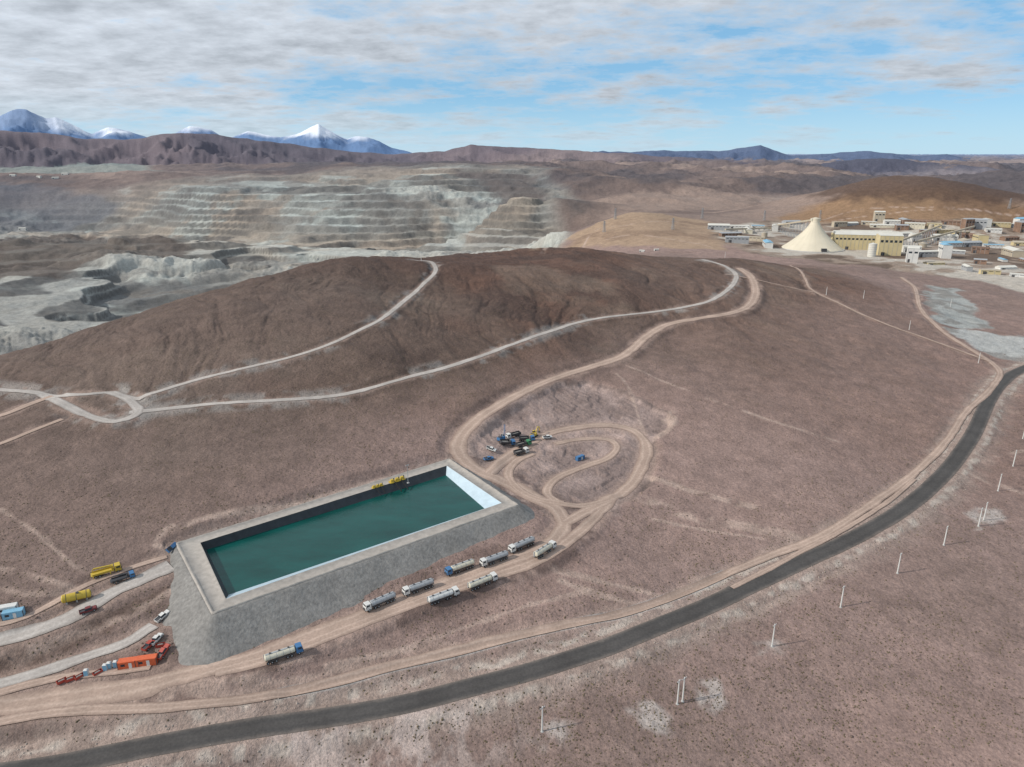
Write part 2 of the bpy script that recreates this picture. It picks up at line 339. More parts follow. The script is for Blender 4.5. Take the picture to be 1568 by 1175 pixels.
mixc(ALL,ot*0.85,rgb(88,70,61))
sl,m=zone(zones['plant'],rgb(150,134,120),0.9,12,14)
pn=fbm(X[sl],Y[sl],60,5,271); mixc(sl,m*sst(pn,0.04,0.18)*0.8,rgb(192,185,174)); mixc(sl,m*sst(-pn,0.06,0.2)*0.85,rgb(98,82,71))
for key,c in(('greyA',(164,166,162)),('greyB',(178,178,174))):
    sl,m=zone(zones[key],rgb(*c),0.95,3,9); gn=fbm(X[sl],Y[sl],25,4,277); mixc(sl,m*sst(gn,0.02,0.25)*0.65,rgb(124,118,112))
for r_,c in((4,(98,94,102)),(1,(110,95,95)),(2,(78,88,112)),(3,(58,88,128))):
    mixc(ALL,(lay==r_).astype(np.float32)*(0.9 if r_==4 else 1),rgb(*c))  # bluish tones of the far ridges have distance haze worked into them
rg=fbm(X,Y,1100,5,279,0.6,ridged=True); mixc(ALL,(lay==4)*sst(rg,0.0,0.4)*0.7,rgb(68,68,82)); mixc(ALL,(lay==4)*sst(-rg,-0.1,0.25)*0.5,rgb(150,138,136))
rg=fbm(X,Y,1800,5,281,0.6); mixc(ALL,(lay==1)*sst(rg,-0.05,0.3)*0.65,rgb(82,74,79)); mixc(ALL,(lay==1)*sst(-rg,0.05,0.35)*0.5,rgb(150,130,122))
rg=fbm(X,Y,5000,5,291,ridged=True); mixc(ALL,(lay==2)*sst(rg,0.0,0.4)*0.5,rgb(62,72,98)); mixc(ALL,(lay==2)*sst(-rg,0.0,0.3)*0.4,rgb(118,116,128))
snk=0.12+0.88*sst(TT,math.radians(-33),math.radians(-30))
mixc(ALL,(1-np.exp(-np.maximum(RR-2600,0)/55000.0))*0.9,rgb(140,170,212))  # aerial haze painted into the terrain colour, bluer with distance
sn=fbm(X,Y,2600,5,301,ridged=True)
mixc(ALL,sst(Z+sn*620,1080,1450)*(lay==3)*snk*0.95,rgb(236,241,250))
qs,qmk,_q=polymask(quarry,2,3,61)
qn=fbm(X[qs],Y[qs],16,4,311)
mixc(qs,qmk,rgb(156,137,130)); mixc(qs,qmk*sst(qn,0.03,0.25)*0.45,rgb(120,104,98)); mixc(qs,qmk*sst(-qn,0.05,0.3)*0.5,rgb(180,158,149))
mixc(qs,(1-sst(np.abs(_q+1),0.5,2.0))*0.5,rgb(90,79,74))  # dark line inside the cut edge, its shadow painted into the colour
nn=fbm(X,Y,6,3,321)
sl,m,sd=polymask(CV([(-60,1030),(0,1008),(100,972),(200,922),(275,884),(288,898),(200,945),(110,998),(0,1034)]),1.5,2.5,87); mixc(sl,m*0.8,rgb(104,86,77))
for path,w in streaks:
    res=pfield(path,np.zeros(len(path)),w+5)
    if res is None: continue
    sl,D,V=res; mixc(sl,(1-sst(D+nn[sl]*1.5,w*0.4,w+0.8))*0.65*sst(n2[sl]+nn[sl],-0.6,0.2),rgb(184,162,149))
mixc(ALL,shoulder*0.55,rgb(164,142,130))
for nm,path,w,kd in roads:
    if nm in('haul_road','hill_road'):
        res=pfield(path,np.zeros(len(path)),w*2.2+5); sl,D,V=res
        rub=sst(nn[sl]*0.8+fbm(X[sl],Y[sl],26,3,77),-0.02,0.35)*(1-sst(D,w*0.9,w*2.0+2))
        mixc(sl,rub*0.6,rgb(148,143,138) if kd!='dirt' else rgb(102,85,79))
    if kd=='asphalt':
        sl,D,V=pfield(path,np.zeros(len(path)),24)
        mixc(sl,(1-sst(D+nn[sl]*5,8,17))*0.4,rgb(164,149,139))
        mixc(sl,(1-sst(np.abs(D-7.5+nn[sl]*2),0.5,2.2))*sst(vn(X[sl]/3,Y[sl]/3,5),0.3,0.7)*0.7,rgb(192,180,168))
for p in pads:
    sl,m,sd=polymask(p,2,3.5,91); mixc(sl,m*0.6*sst(nn[sl]+n2[sl],-0.4,0.4),rgb(196,188,181))
mixc(ALL,canm,rgb(172,172,170))
mixc(ALL,gravel*0.75*(0.8+0.3*nn),rgb(152,145,138))
gl=fbm(X*1.0,Y*0.5,9,4,331,ridged=True)
fan=polymask(CV([(430,1110),(620,1098),(760,1110),(700,1170),(600,1230),(420,1200)]),8,8,95)
mixc(fan[0],fan[1]*sst(gl[fan[0]],0.1,0.5)*0.6,rgb(196,180,172))
veg=np.ones_like(Z)*(1-sst(RR,1100,1500))
veg*=(1-shoulder)*(1-np.clip(gravel,0,1))*(1-qm)*(1-canm)
col*= (1+0.09*nn+0.09*fbm(X,Y,2.5,2,341))[...,None]
col=np.clip(col,0.01,0.9)
print('colours',time.time()-T0)
# ---------------------------------------------------------------- mesh helpers
def link(o): scene.collection.objects.link(o); return o
def grid_mesh(name,VX,VY,VZ,mats,smooth=True,colr=None):
    nr,nc=VX.shape; co=np.stack([VX,VY,VZ],-1).reshape(-1,3).astype(np.float32)
    idx=np.arange(nr*nc).reshape(nr,nc)
    q=np.stack([idx[:-1,:-1],idx[:-1,1:],idx[1:,1:],idx[1:,:-1]],-1).reshape(-1,4)
    me=bpy.data.meshes.new(name); me.vertices.add(len(co)); me.vertices.foreach_set('co',co.ravel())
    me.loops.add(q.size); me.loops.foreach_set('vertex_index',q.ravel().astype(np.int32))
    me.polygons.add(len(q)); me.polygons.foreach_set('loop_start',np.arange(0,q.size,4,dtype=np.int32))
    me.update(calc_edges=True); me.validate()
    me.polygons.foreach_set('use_smooth',np.full(len(q),smooth))
    for m in mats: me.materials.append(m)
    if colr is not None:
        ca=me.color_attributes.new('Col','FLOAT_COLOR','POINT'); ca.data.foreach_set('color',colr.reshape(-1).astype(np.float32))
    return link(bpy.data.objects.new(name,me))
def new_mat(name):
    m=bpy.data.materials.new(name); m.use_nodes=True; nt=m.node_tree
    b=nt.nodes['Principled BSDF']; b.inputs['Roughness'].default_value=0.9; b.inputs['Specular IOR Level'].default_value=0.2
    return m,nt,b
def nd(nt,t,**k):
    n=nt.nodes.new(t)
    for a,b in k.items(): setattr(n,a,b)
    return n
def mathn(nt,op,a,b=None,c=None):
    n=nd(nt,'ShaderNodeMath',operation=op)
    for i,v in enumerate((a,b,c)):
        if v is None: continue
        if hasattr(v,'links'): nt.links.new(v,n.inputs[i])
        else: n.inputs[i].default_value=v
    return n.outputs[0]
def mrange(nt,v,a,b,c,d):
    n=nd(nt,'ShaderNodeMapRange'); nt.links.new(v,n.inputs[0])
    for i,x in enumerate((a,b,c,d)): n.inputs[i+1].default_value=x
    return n.outputs[0]
def noise(nt,vec,scale,detail=4,rough=0.55):
    n=nd(nt,'ShaderNodeTexNoise'); n.inputs['Scale'].default_value=scale; n.inputs['Detail'].default_value=detail; n.inputs['Roughness'].default_value=rough
    if vec is not None: nt.links.new(vec,n.inputs['Vector'])
    return n.outputs['Fac']
def mulcol(nt,c,f):
    n=nd(nt,'ShaderNodeVectorMath',operation='SCALE'); 
    if hasattr(c,'links'): nt.links.new(c,n.inputs[0])
    else: n.inputs[0].default_value=c[:3]
    nt.links.new(f,n.inputs['Scale']); return n.outputs[0]
def bump(nt,b,h,dist,strength=1.0):
    n=nd(nt,'ShaderNodeBump'); n.inputs['Distance'].default_value=dist; n.inputs['Strength'].default_value=strength
    nt.links.new(h,n.inputs['Height']); nt.links.new(n.outputs[0],b.inputs['Normal'])
def soil_material():
    m,nt,b=new_mat('soil')
    at=nd(nt,'ShaderNodeAttribute',attribute_name='Col'); tc=nd(nt,'ShaderNodeTexCoord'); v=tc.outputs['Object']
    fine=noise(nt,v,1.1,5,0.7); mid=noise(nt,v,0.10,5,0.7)
    f=mathn(nt,'MULTIPLY',mrange(nt,fine,0.3,0.7,0.72,1.28),mrange(nt,mid,0.3,0.7,0.80,1.20))
    vo=nd(nt,'ShaderNodeTexVoronoi'); vo.inputs['Scale'].default_value=0.75; nt.links.new(v,vo.inputs['Vector'])
    dots=mrange(nt,vo.outputs['Distance'],0.12,0.36,1,0)
    dn=mrange(nt,noise(nt,v,0.045,4),0.42,0.62,0.15,1.0)
    k=mathn(nt,'MULTIPLY',mathn(nt,'MULTIPLY',dots,dn),at.outputs['Alpha'])
    f=mathn(nt,'MULTIPLY',f,mathn(nt,'SUBTRACT',1.0,mathn(nt,'MULTIPLY',k,0.32)))
    nt.links.new(mulcol(nt,at.outputs['Color'],f),b.inputs['Base Color'])
    bump(nt,b,noise(nt,v,0.35,6,0.68),1.4,0.9)
    return m
SOIL=soil_material()
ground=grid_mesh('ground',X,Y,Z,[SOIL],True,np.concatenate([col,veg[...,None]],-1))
print('ground',time.time()-T0,Z.shape)
def surf(name,c,nscale=0.6,amp=0.25,rough=0.9,bd=0.15,spec=0.2,metal=0):
    m,nt,b=new_mat(name); tc=nd(nt,'ShaderNodeTexCoord'); v=tc.outputs['Object']
    f=mathn(nt,'MULTIPLY',mrange(nt,noise(nt,v,nscale,5,0.6),0.3,0.7,1-amp,1+amp),mrange(nt,noise(nt,v,nscale*0.12,3),0.3,0.7,1-amp*0.5,1+amp*0.5))
    nt.links.new(mulcol(nt,tuple(c)+(1,),f),b.inputs['Base Color'])
    b.inputs['Roughness'].default_value=rough; b.inputs['Specular IOR Level'].default_value=spec; b.inputs['Metallic'].default_value=metal
    if bd: bump(nt,b,noise(nt,v,nscale*1.5,5),bd,0.7)
    return m
def road_material(name,c,edge,track):
    m,nt,b=new_mat(name); tc=nd(nt,'ShaderNodeTexCoord'); v=tc.outputs['Object']
    at=nd(nt,'ShaderNodeAttribute',attribute_name='across'); x=at.outputs['Fac']
    ax=mathn(nt,'ABSOLUTE',x)
    wob=mathn(nt,'ADD',ax,mathn(nt,'MULTIPLY',mathn(nt,'SUBTRACT',noise(nt,v,0.25,4),0.5),0.5))
    tr=mrange(nt,mathn(nt,'ABSOLUTE',mathn(nt,'SUBTRACT',wob,0.45)),0.02,0.22,1,0)
    ed=mrange(nt,wob,0.68,0.98,0,1)
    mx=nd(nt,'ShaderNodeMix',data_type='RGBA'); mx.inputs[6].default_value=tuple(c)+(1,); mx.inputs[7].default_value=tuple(edge)+(1,); nt.links.new(ed,mx.inputs[0])
    mx2=nd(nt,'ShaderNodeMix',data_type='RGBA'); nt.links.new(mx.outputs[2],mx2.inputs[6]); mx2.inputs[7].default_value=tuple(track)+(1,); nt.links.new(mathn(nt,'MULTIPLY',tr,0.6),mx2.inputs[0])
    f=mathn(nt,'MULTIPLY',mrange(nt,noise(nt,v,1.2,5),0.3,0.7,0.85,1.15),mrange(nt,noise(nt,v,0.08,4),0.3,0.7,0.82,1.14))
    nt.links.new(mulcol(nt,mx2.outputs[2],f),b.inputs['Base Color']); bump(nt,b,noise(nt,v,1.5,4),0.12,0.6)
    return m
RM={'asphalt':road_material('asphalt',rgb(82,79,77),rgb(112,104,98),rgb(74,72,71)),
    'dirt':road_material('dirt_road_surface',rgb(171,149,135),rgb(152,131,119),rgb(193,171,156)),
    'grey':road_material('gravel_road_surface',rgb(176,168,161),rgb(148,139,132),rgb(190,183,176))}
def ribbon(name,path,w,mat,off,wob=0.1,seed=0):
    t=np.gradient(path,axis=0); t/=np.linalg.norm(t,axis=1)[:,None]+1e-9; nrm=np.stack([-t[:,1],t[:,0]],1)
    s=np.linspace(-1,1,9)
    along=np.arange(len(path))*3.0
    wl=w/2*(1+wob*(fbm(along,along*0,18,3,seed)+0.6*fbm(along,along*0,5,2,seed+1))); wr=w/2*(1+wob*(fbm(along,along*0+99,18,3,seed+3)+0.6*fbm(along,along*0+9,5,2,seed+4)))
    off2=np.where(s[None]<0,s[None]*wl[:,None],s[None]*wr[:,None])
    px=path[:,0][:,None]+nrm[:,0][:,None]*off2; py=path[:,1][:,None]+nrm[:,1][:,None]*off2
    pz=sampZ(px,py)+off+0.00028*np.hypot(px,py)-np.where(np.abs(s)>0.99,0.10,0)[None]
    o=grid_mesh(name,px,py,pz,[mat],True)
    a=o.data.attributes.new('across','FLOAT','POINT'); a.data.foreach_set('value',np.tile(s,len(path)).astype(np.float32))
    return o
for i,(nm,path,w,kd) in enumerate(roads):
    ribbon(nm,path,w,RM[kd],0.10+0.012*i if kd!='asphalt' else 0.15,0.03 if kd=='asphalt' else 0.30,500+i*9)
# ---------------------------------------------------------------- pond
M_emb=surf('embankment_gravel',rgb(134,131,127),0.7,0.24,0.95,0.35)
M_rim=surf('compacted_gravel',rgb(168,161,153),0.5,0.16,0.95,0.06)
M_liner=surf('black_liner',rgb(50,54,58),0.4,0.25,0.5,0.05,0.4)
M_lw=surf('white_liner',rgb(182,200,210),0.3,0.08,0.5,0.03,0.4)
def dens(r,nn):
    out=[]
    for k in range(4):
        a=r[k];b=r[(k+1)%4]
        for t in range(nn): out.append(a+(b-a)*t/nn)
    return np.array(out)
NN=70
oR=dens(OUT,NN); iR=dens(INN,NN)
cen=oR[:,:2].mean(0)
tg=np.roll(oR,-4,0)[:,:2]-np.roll(oR,4,0)[:,:2]; nm_=np.stack([tg[:,1],-tg[:,0]],1); nm_/=np.linalg.norm(nm_,axis=1)[:,None]
flip=np.sign(((oR[:,:2]-cen)*nm_).sum(1)); nm_*=flip[:,None]
dist=np.array([0,0.4,1,2,3,4,5,6.5,8,9.5,11,13,15,17,20])
EX=[];EY=[];EZ=[]
for dd in dist:
    x=oR[:,0]+nm_[:,0]*dd; y=oR[:,1]+nm_[:,1]*dd
    z=np.full(len(x),ZR-max(dd-0.5,0)*0.62)
    if dd>1: z=z+0.4*fbm(x,y,5,3,9)+0.35*fbm(oR[:,0]*1.0,oR[:,1],3.0,3,19)*min(1,dd/6)
    x=np.append(x,x[0]);y=np.append(y,y[0]);z=np.append(z,z[0]); EX.append(x);EY.append(y);EZ.append(z)
grid_mesh('pond_embankment',np.array(EX)[::-1],np.array(EY)[::-1],np.array(EZ)[::-1],[M_emb],True)
RX=[];RY=[];RZ=[]
for t,h in((0,0.02),(0.04,0.45),(0.10,0.5),(0.16,0.06),(0.5,0.03),(0.9,0.03),(0.95,0.25),(1.0,0.2)):
    p=oR+(iR-oR)*t; z=p[:,2]+h*(1+0.5*fbm(p[:,0],p[:,1],3,2,13))+0.06*fbm(p[:,0],p[:,1],4,2,3)
    RX.append(np.append(p[:,0],p[0,0]));RY.append(np.append(p[:,1],p[0,1]));RZ.append(np.append(z,z[0]))
grid_mesh('pond_rim',np.array(RX),np.array(RY),np.array(RZ),[M_rim],True)
def liner(name,k,mat):
    a0,a1=INN[k],INN[(k+1)%4]; b0,b1=WAT[k],WAT[(k+1)%4]
    S=np.linspace(0,1,40); R_=[0,0.5,1.0,1.5]
    VX=[];VY=[];VZ=[]
    for r in R_:
        p=(a0[None]*(1-S[:,None])+a1[None]*S[:,None])*(1-r)+(b0[None]*(1-S[:,None])+b1[None]*S[:,None])*r
        VX.append(p[:,0]);VY.append(p[:,1]);VZ.append(p[:,2]+(0.22 if r==0 else 0)+0.08*np.sin(S*60)*(0<r<1))
    return grid_mesh(name,np.array(VX),np.array(VY),np.array(VZ),[mat],False)
liner('pond_liner',0,M_liner); liner('pond_liner',1,M_lw); liner('pond_liner',2,M_lw); liner('pond_liner',3,M_liner)
m,nt,b=new_mat('pond_water'); tc=nd(nt,'ShaderNodeTexCoord'); v=tc.outputs['Object']
mp=nd(nt,'ShaderNodeMapping'); mp.inputs['Rotation'].default_value=(0,0,0.7); mp.inputs['Scale'].default_value=(1,2.5,1); nt.links.new(v,mp.inputs[0])
f=mrange(nt,noise(nt,mp.outputs[0],0.05,4),0.3,0.7,0.75,1.25)
nt.links.new(mulcol(nt,(0.004,0.062,0.054,1),f),b.inputs['Base Color']); b.inputs['Roughness'].default_value=0.22; b.inputs['Specular IOR Level'].default_value=0.33
bump(nt,b,noise(nt,mp.outputs[0],0.8,5),0.12,0.5)
me=bpy.data.meshes.new('pond_water'); wc=np.array(WAT).mean(0)
me.from_pydata([tuple(np.append((w[:2]-wc[:2])*1.02+wc[:2],ZW)) for w in WAT],[],[(0,1,2,3)]); me.materials.append(m); link(bpy.data.objects.new('pond_water',me))
# ---------------------------------------------------------------- object builder
class MB:
    def __init__(s): s.v=[];s.f=[];s.m=[];s.mats=[]
    def mi(s,m):
        if m not in s.mats: s.mats.append(m)
        return s.mats.index(m)
    def add(s,vs,fs,m,rot=None,loc=(0,0,0)):
        b=len(s.v)
        for p in vs:
            p=Vector(p)
            if rot is not None: p=rot@p
            s.v.append(tuple(p+Vector(loc)))
        for f in fs: s.f.append(tuple(b+i for i in f)); s.m.append(s.mi(m))
    def box(s,c,d,m,top=(1,1),rot=None,shift=(0,0)):
        x,y,z=d[0]/2,d[1]/2,d[2]/2; tx,ty=top
        vs=[(-x,-y,-z),(x,-y,-z),(x,y,-z),(-x,y,-z),(-x*tx+shift[0],-y*ty,z),(x*tx+shift[0],-y*ty,z),(x*tx+shift[0],y*ty,z),(-x*tx+shift[0],y*ty,z)]
        s.add(vs,[(3,2,1,0),(4,5,6,7),(0,1,5,4),(1,2,6,5),(2,3,7,6),(3,0,4,7)],m,rot,c)
    def lathe(s,axis,c,prof,m,n=16,sc=(1,1)):
        vs=[];fs=[]
        for p,r in prof:
            for i in range(n):
                a=2*math.pi*i/n; u=math.cos(a)*r*sc[0]; w=math.sin(a)*r*sc[1]
                vs.append({'x':(p,u,w),'y':(u,p,w),'z':(u,w,p)}[axis])
        for k in range(len(prof)-1):
            for i in range(n):
                j=(i+1)%n; fs.append((k*n+i,k*n+j,(k+1)*n+j,(k+1)*n+i))
        fs.append(tuple(range(n-1,-1,-1))); fs.append(tuple((len(prof)-1)*n+i for i in range(n)))
        s.add(vs,fs,m,None,c)
    def beam(s,a,b,t,m):
        a=Vector(a);b=Vector(b); d=b-a; q=d.to_track_quat('Z','Y').to_matrix()
        s.box(tuple((a+b)/2),(t,t,d.length),m,rot=q)
    def mesh(s,name):
        me=bpy.data.meshes.new(name); me.from_pydata(s.v,[],s.f)
        for m in s.mats: me.materials.append(m)
        me.polygons.foreach_set('material_index',s.m); me.update()
        import bmesh
        bm=bmesh.new(); bm.from_mesh(me); bmesh.ops.recalc_face_normals(bm,faces=bm.faces); bm.to_mesh(me); bm.free()
        return me
def paint(name,c,rough=0.5,amp=0.12,sc=1.5): return surf(name,c,sc,amp,rough,0,0.4)
white=paint('white_paint',(0.62,0.61,0.58)); cream=paint('cream_paint',(0.58,0.54,0.43)); yellow=paint('yellow_paint',(0.52,0.37,0.05)); blue=paint('blue_paint',(0.06,0.17,0.34))
red=paint('red_paint',(0.38,0.06,0.04)); orange=paint('orange_paint',(0.62,0.13,0.05)); black=paint('rubber',(0.02,0.02,0.02),0.9); dark=paint('dark_steel',(0.06,0.06,0.065)); grey=paint('galvanised_steel',(0.34,0.35,0.36))
glass=paint('dark_glass',(0.03,0.04,0.05),0.1); green=paint('green_paint',(0.05,0.22,0.10)); lblue=paint('light_blue_paint',(0.20,0.40,0.54)); darkred=paint('maroon_paint',(0.16,0.03,0.03)); roofw=paint('white_roof',(0.60,0.58,0.52),0.6,0.06,0.1)
wally=paint('yellow_cladding',(0.54,0.45,0.26),0.7,0.08,0.1); domem=paint('dome_membrane',(0.60,0.54,0.42),0.7,0.07,0.05); concrete=paint('concrete',(0.42,0.41,0.39),0.9)
oxide=paint('rusty_cladding',(0.22,0.14,0.10),0.8,0.25,0.2); beige=paint('beige_cladding',(0.44,0.38,0.29),0.8,0.1,0.1)
def wheels(b,xs,wy,r=0.52,w=0.35):
    for x in xs:
        for sgn in(-1,1):
            b.lathe('y',(x,sgn*wy,r),[(-w/2,r*0.85),(-w/2+0.05,r),(w/2-0.05,r),(w/2,r*0.85)],black,14)
            b.lathe('y',(x,sgn*(wy+0.02),r),[(-w/2-0.01,r*0.45),(w/2+0.01,r*0.45)],grey,8)
def cab(b,x,c,h=2.9,l=2.1,w=2.45):
    b.box((x,0,0.75+(h-0.75)*0.25),(l,w,(h-0.75)*0.5),c)
    b.box((x,0,0.75+(h-0.75)*0.75),(l,w,(h-0.75)*0.5),c,top=(0.86,0.92),shift=(-0.12,0))
    b.box((x+l*0.435,0,0.75+(h-0.75)*0.73),(0.16,w*0.84,(h-0.75)*0.36),glass,top=(0.5,0.95),shift=(-0.06,0))
    for sg in(-1,1): b.box((x+0.1,sg*w*0.475,0.75+(h-0.75)*0.70),(l*0.55,0.12,(h-0.75)*0.30),glass)
    b.box((x+l/2+0.08,0,0.72),(0.2,w,0.35),dark); b.box((x+l/2+0.02,0,1.25),(0.08,w*0.6,0.5),dark)
    for sg in(-1,1): b.box((x+l/2-0.1,sg*(w/2+0.15),1.95),(0.1,0.2,0.5),dark)
def tanker(cabc,tankc):
    b=MB(); b.box((0,0,0.95),(11.2,0.9,0.25),dark)
    cab(b,4.75,cabc); wheels(b,[4.5,2.2,0.95,-2.5,-3.8,-5.0],1.05)
    b.lathe('x',(0,0,2.05),[(-5.8,0.55),(-5.7,0.9),(-5.5,1.0),(3.2,1.0),(3.4,0.9),(3.5,0.55)],tankc,24,(1.25,0.98))
    for x in(-4.2,-2.2,-0.2,1.8): b.lathe('x',(0,0,2.05),[(x-0.05,1.03),(x+0.05,1.03)],grey,24,(1.25,0.98))
    b.box((-1.1,0,3.08),(8.6,0.6,0.08),grey)
    for x in(-4,-1.2,1.6): b.lathe('z',(x,0,3.1),[(0,0.3),(0.25,0.3)],dark,10)
    for sg in(-1,1): b.box((-0.9,sg*1.2,1.15),(8.4,0.12,0.35),dark)
    b.box((-5.9,0.5,1.9),(0.1,0.5,2.2),grey); b.box((3.65,0,1.7),(0.15,1.8,1.5),dark)
    return b.mesh('tanker_truck')
def dump(cabc,bedc):
    b=MB(); b.box((0,0,0.95),(8.2,0.9,0.25),dark); cab(b,3.4,cabc); wheels(b,[3.2,-1.3,-2.6],1.05)
    b.box((-1.2,0,1.3),(5.2,2.4,0.15),bedc)
    for sg in(-1,1): b.box((-1.2,sg*1.2,1.95),(5.2,0.1,1.2),bedc); 
    b.box((1.4,0,2.1),(0.1,2.4,1.5),bedc); b.box((-3.8,0,1.9),(0.1,2.4,1.1),bedc)
    for x in(-3,-1.8,-0.6,0.6):
        for sg in(-1,1): b.box((x,sg*1.28,1.95),(0.1,0.08,1.2),dark)
    b.box((-1.2,0,1.75),(5.0,2.25,0.5),M_emb,top=(0.7,0.6))
    return b.mesh('dump_truck')
def pickup(c):
    b=MB(); b.box((0,0,0.75),(5.2,1.85,0.5),c,top=(0.98,0.94)); b.box((1.75,0,1.06),(1.5,1.75,0.16),c,top=(0.9,0.9))
    b.box((0.1,0,1.38),(2.2,1.7,0.62),glass,top=(0.68,0.84)); b.box((0.05,0,1.71),(1.5,1.42,0.07),c)
    for sg in(-1,1): b.box((-1.75,sg*0.86,1.12),(1.65,0.1,0.3),c)
    b.box((-2.55,0,1.12),(0.1,1.8,0.3),c); b.box((-1.75,0,1.01),(1.5,1.6,0.04),dark); b.box((2.62,0,0.62),(0.12,1.8,0.3),dark)
    wheels(b,[1.65,-1.6],0.82,0.4,0.26); return b.mesh('pickup_truck')
def flatbed(cabc,loadc):
    b=MB(); b.box((0,0,0.95),(9.6,0.9,0.25),dark); cab(b,4.0,cabc); wheels(b,[3.8,-2.0,-3.3],1.05)
    b.box((-1,0,1.25),(7.4,2.4,0.2),loadc)
    b.box((2.3,0,2.2),(0.7,1.2,1.8),loadc); b.beam((2.3,0,3.0),(-3.5,0,3.5),0.45,loadc); b.beam((-3.5,0,3.5),(-4.1,0,2.6),0.25,loadc)
    for x in(-4,1.4):
        for sg in(-1,1): b.box((x,sg*1.5,0.9),(0.25,0.4,0.9),loadc)
    for sg in(-1,1): b.box((-1.2,sg*1.15,1.6),(6,0.06,0.5),loadc)
    return b.mesh('crane_truck')
def excavator(c):
    b=MB()
    for sg in(-1,1):
        b.box((0,sg*1.2,0.45),(4.2,0.6,0.9),black,top=(0.85,1)); b.box((0,sg*1.2,0.45),(3.0,0.64,0.4),dark)
    b.lathe('z',(0,0,0.8),[(0,0.8),(0.3,0.8)],dark,16); b.box((-0.6,0,1.7),(3.4,2.6,1.1),c,top=(0.94,0.94)); b.box((-1.7,0,2.35),(1.0,2.3,0.4),dark,top=(0.8,0.9))
    b.box((0.7,0.75,2.3),(1.4,1.0,1.7),glass,top=(0.85,0.9)); b.box((0.65,0.75,3.2),(1.3,1.0,0.1),c)
    b.beam((0.9,-0.2,1.9),(3.2,-0.2,4.6),0.5,c); b.beam((3.2,-0.2,4.6),(5.2,-0.2,3.9),0.42,c); b.beam((5.1,-0.2,4.2),(5.6,-0.2,1.6),0.34,c); b.beam((2,-0.2,4.2),(4.6,-0.2,4.7),0.14,grey)
    b.box((5.4,-0.2,1.0),(0.9,1.1,0.9),dark,top=(0.6,1)); return b.mesh('excavator')
def drill(c):
    b=MB()
    for sg in(-1,1): b.box((0,sg*1.1,0.45),(3.8,0.5,0.85),black,top=(0.85,1))
    b.box((-0.4,0,1.6),(4.4,2.2,1.4),c); b.box((-1.2,0.0,2.5),(1.8,1.8,0.4),dark); b.box((1.3,0.6,2.5),(1.2,1.0,1.1),glass,top=(0.85,0.85))
    for sx in(-0.25,0.25):
        for sy in(-0.25,0.25): b.beam((2.4+sx,sy,0.5),(2.4+sx,sy,8.2),0.1,c)
    for k in range(8): b.beam((2.15,-0.25,0.8+k*0.95),(2.65,0.25,1.6+k*0.95),0.07,c); b.beam((2.65,-0.25,0.8+k*0.95),(2.15,0.25,1.6+k*0.95),0.07,c)
    b.beam((0.5,0,2.2),(2.2,0,5.5),0.16,grey); return b.mesh('drill_rig')
def container(c,l=6.06):
    b=MB(); b.box((0,0,1.35),(l,2.44,2.5),c)
    for k in range(int(l/0.4)):
        for sg in(-1,1): b.box((-l/2+0.25+k*0.4,sg*1.235,1.35),(0.16,0.05,2.3),c)
    for x in(-l/2,l/2):
        for sg in(-1,1): b.box((x,sg*1.2,1.36),(0.18,0.18,2.62),dark)
    b.box((l*0.1,-1.27,1.2),(0.9,0.05,2.0),white); b.box((-l*0.25,-1.27,1.6),(1.2,0.05,0.8),glass); b.box((0,0,2.64),(l*0.96,2.3,0.06),c)
    return b.mesh('site_container')
def toilet(c):
    b=MB(); b.box((0,0,1.15),(1.15,1.15,2.2),c); b.box((0.59,0,1.1),(0.04,0.8,1.9),white); b.box((0,0,2.32),(1.2,1.2,0.16),white,top=(0.6,0.6)); b.box((0,0,0.03),(1.3,1.3,0.1),dark); return b.mesh('portable_toilet')
def watertank(c):
    b=MB(); b.lathe('x',(0,0,2.0),[(-4.4,0.7),(-4.2,1.25),(-4,1.4),(4,1.4),(4.2,1.25),(4.4,0.7)],c,24)
    for x in(-3,0,3): b.box((x,0,0.5),(0.5,2.4,1.0),concrete); b.lathe('x',(x,0,2.0),[(-0.08,1.44),(0.08,1.44)],dark,24)
    b.lathe('z',(0.5,0,3.3),[(0,0.4),(0.4,0.4)],dark,12); b.box((4.5,0,1.6),(0.08,0.5,3.0),grey); return b.mesh('fuel_tank')
def put(name,me,u,v,heading=None,u2=None,v2=None,dz=0.0,xy=None,flat=None,sc=1.0):
    if xy is None: p=G(u,v)
    else: p=np.array(xy)
    if u2 is not None:
        a=G(u,v);c=G(u2,v2); p=(a+c)/2; ang=math.atan2(c[1]-a[1],c[0]-a[0])
    else: ang=math.radians(heading or 0)
    o=bpy.data.objects.new(name,me); link(o)
    z=float(sampZ(p[0],p[1]))+dz if flat is None else flat
    e=2.0; nx=-(sampZ(p[0]+e,p[1])-sampZ(p[0]-e,p[1]))/(2*e); ny=-(sampZ(p[0],p[1]+e)-sampZ(p[0],p[1]-e))/(2*e)
    R=Matrix.Rotation(ang,4,'Z')
    if flat is None and name.endswith(('truck','tank','excavator')) and 'storage' not in name:
        up=Vector((nx*0.9,ny*0.9,1)).normalized(); fw=Vector((math.cos(ang),math.sin(ang),0)); fw=(fw-up*fw.dot(up)).normalized(); lf=up.cross(fw)
        R=Matrix((fw,lf,up)).transposed().to_4x4()
    o.matrix_world=Matrix.Translation((p[0],p[1],z))@R@Matrix.Scale(sc,4)
    return o
tk=[tanker(white,cream),tanker(blue,cream),tanker(white,white),tanker(white,grey)]
for i,(a,b_,c,d,k) in enumerate([(408,1017,462,999,1),(605,918,558,938,3),(664,897,617,914,3),(658,926,700,911,2),(726,867,682,883,1),(720,904,758,889,0),(778,854,735,870,3),(817,832,780,848,3),(820,857,848,839,0)]):
    put('tanker_truck',tk[k],a,b_,u2=c,v2=d,dz=0.3)
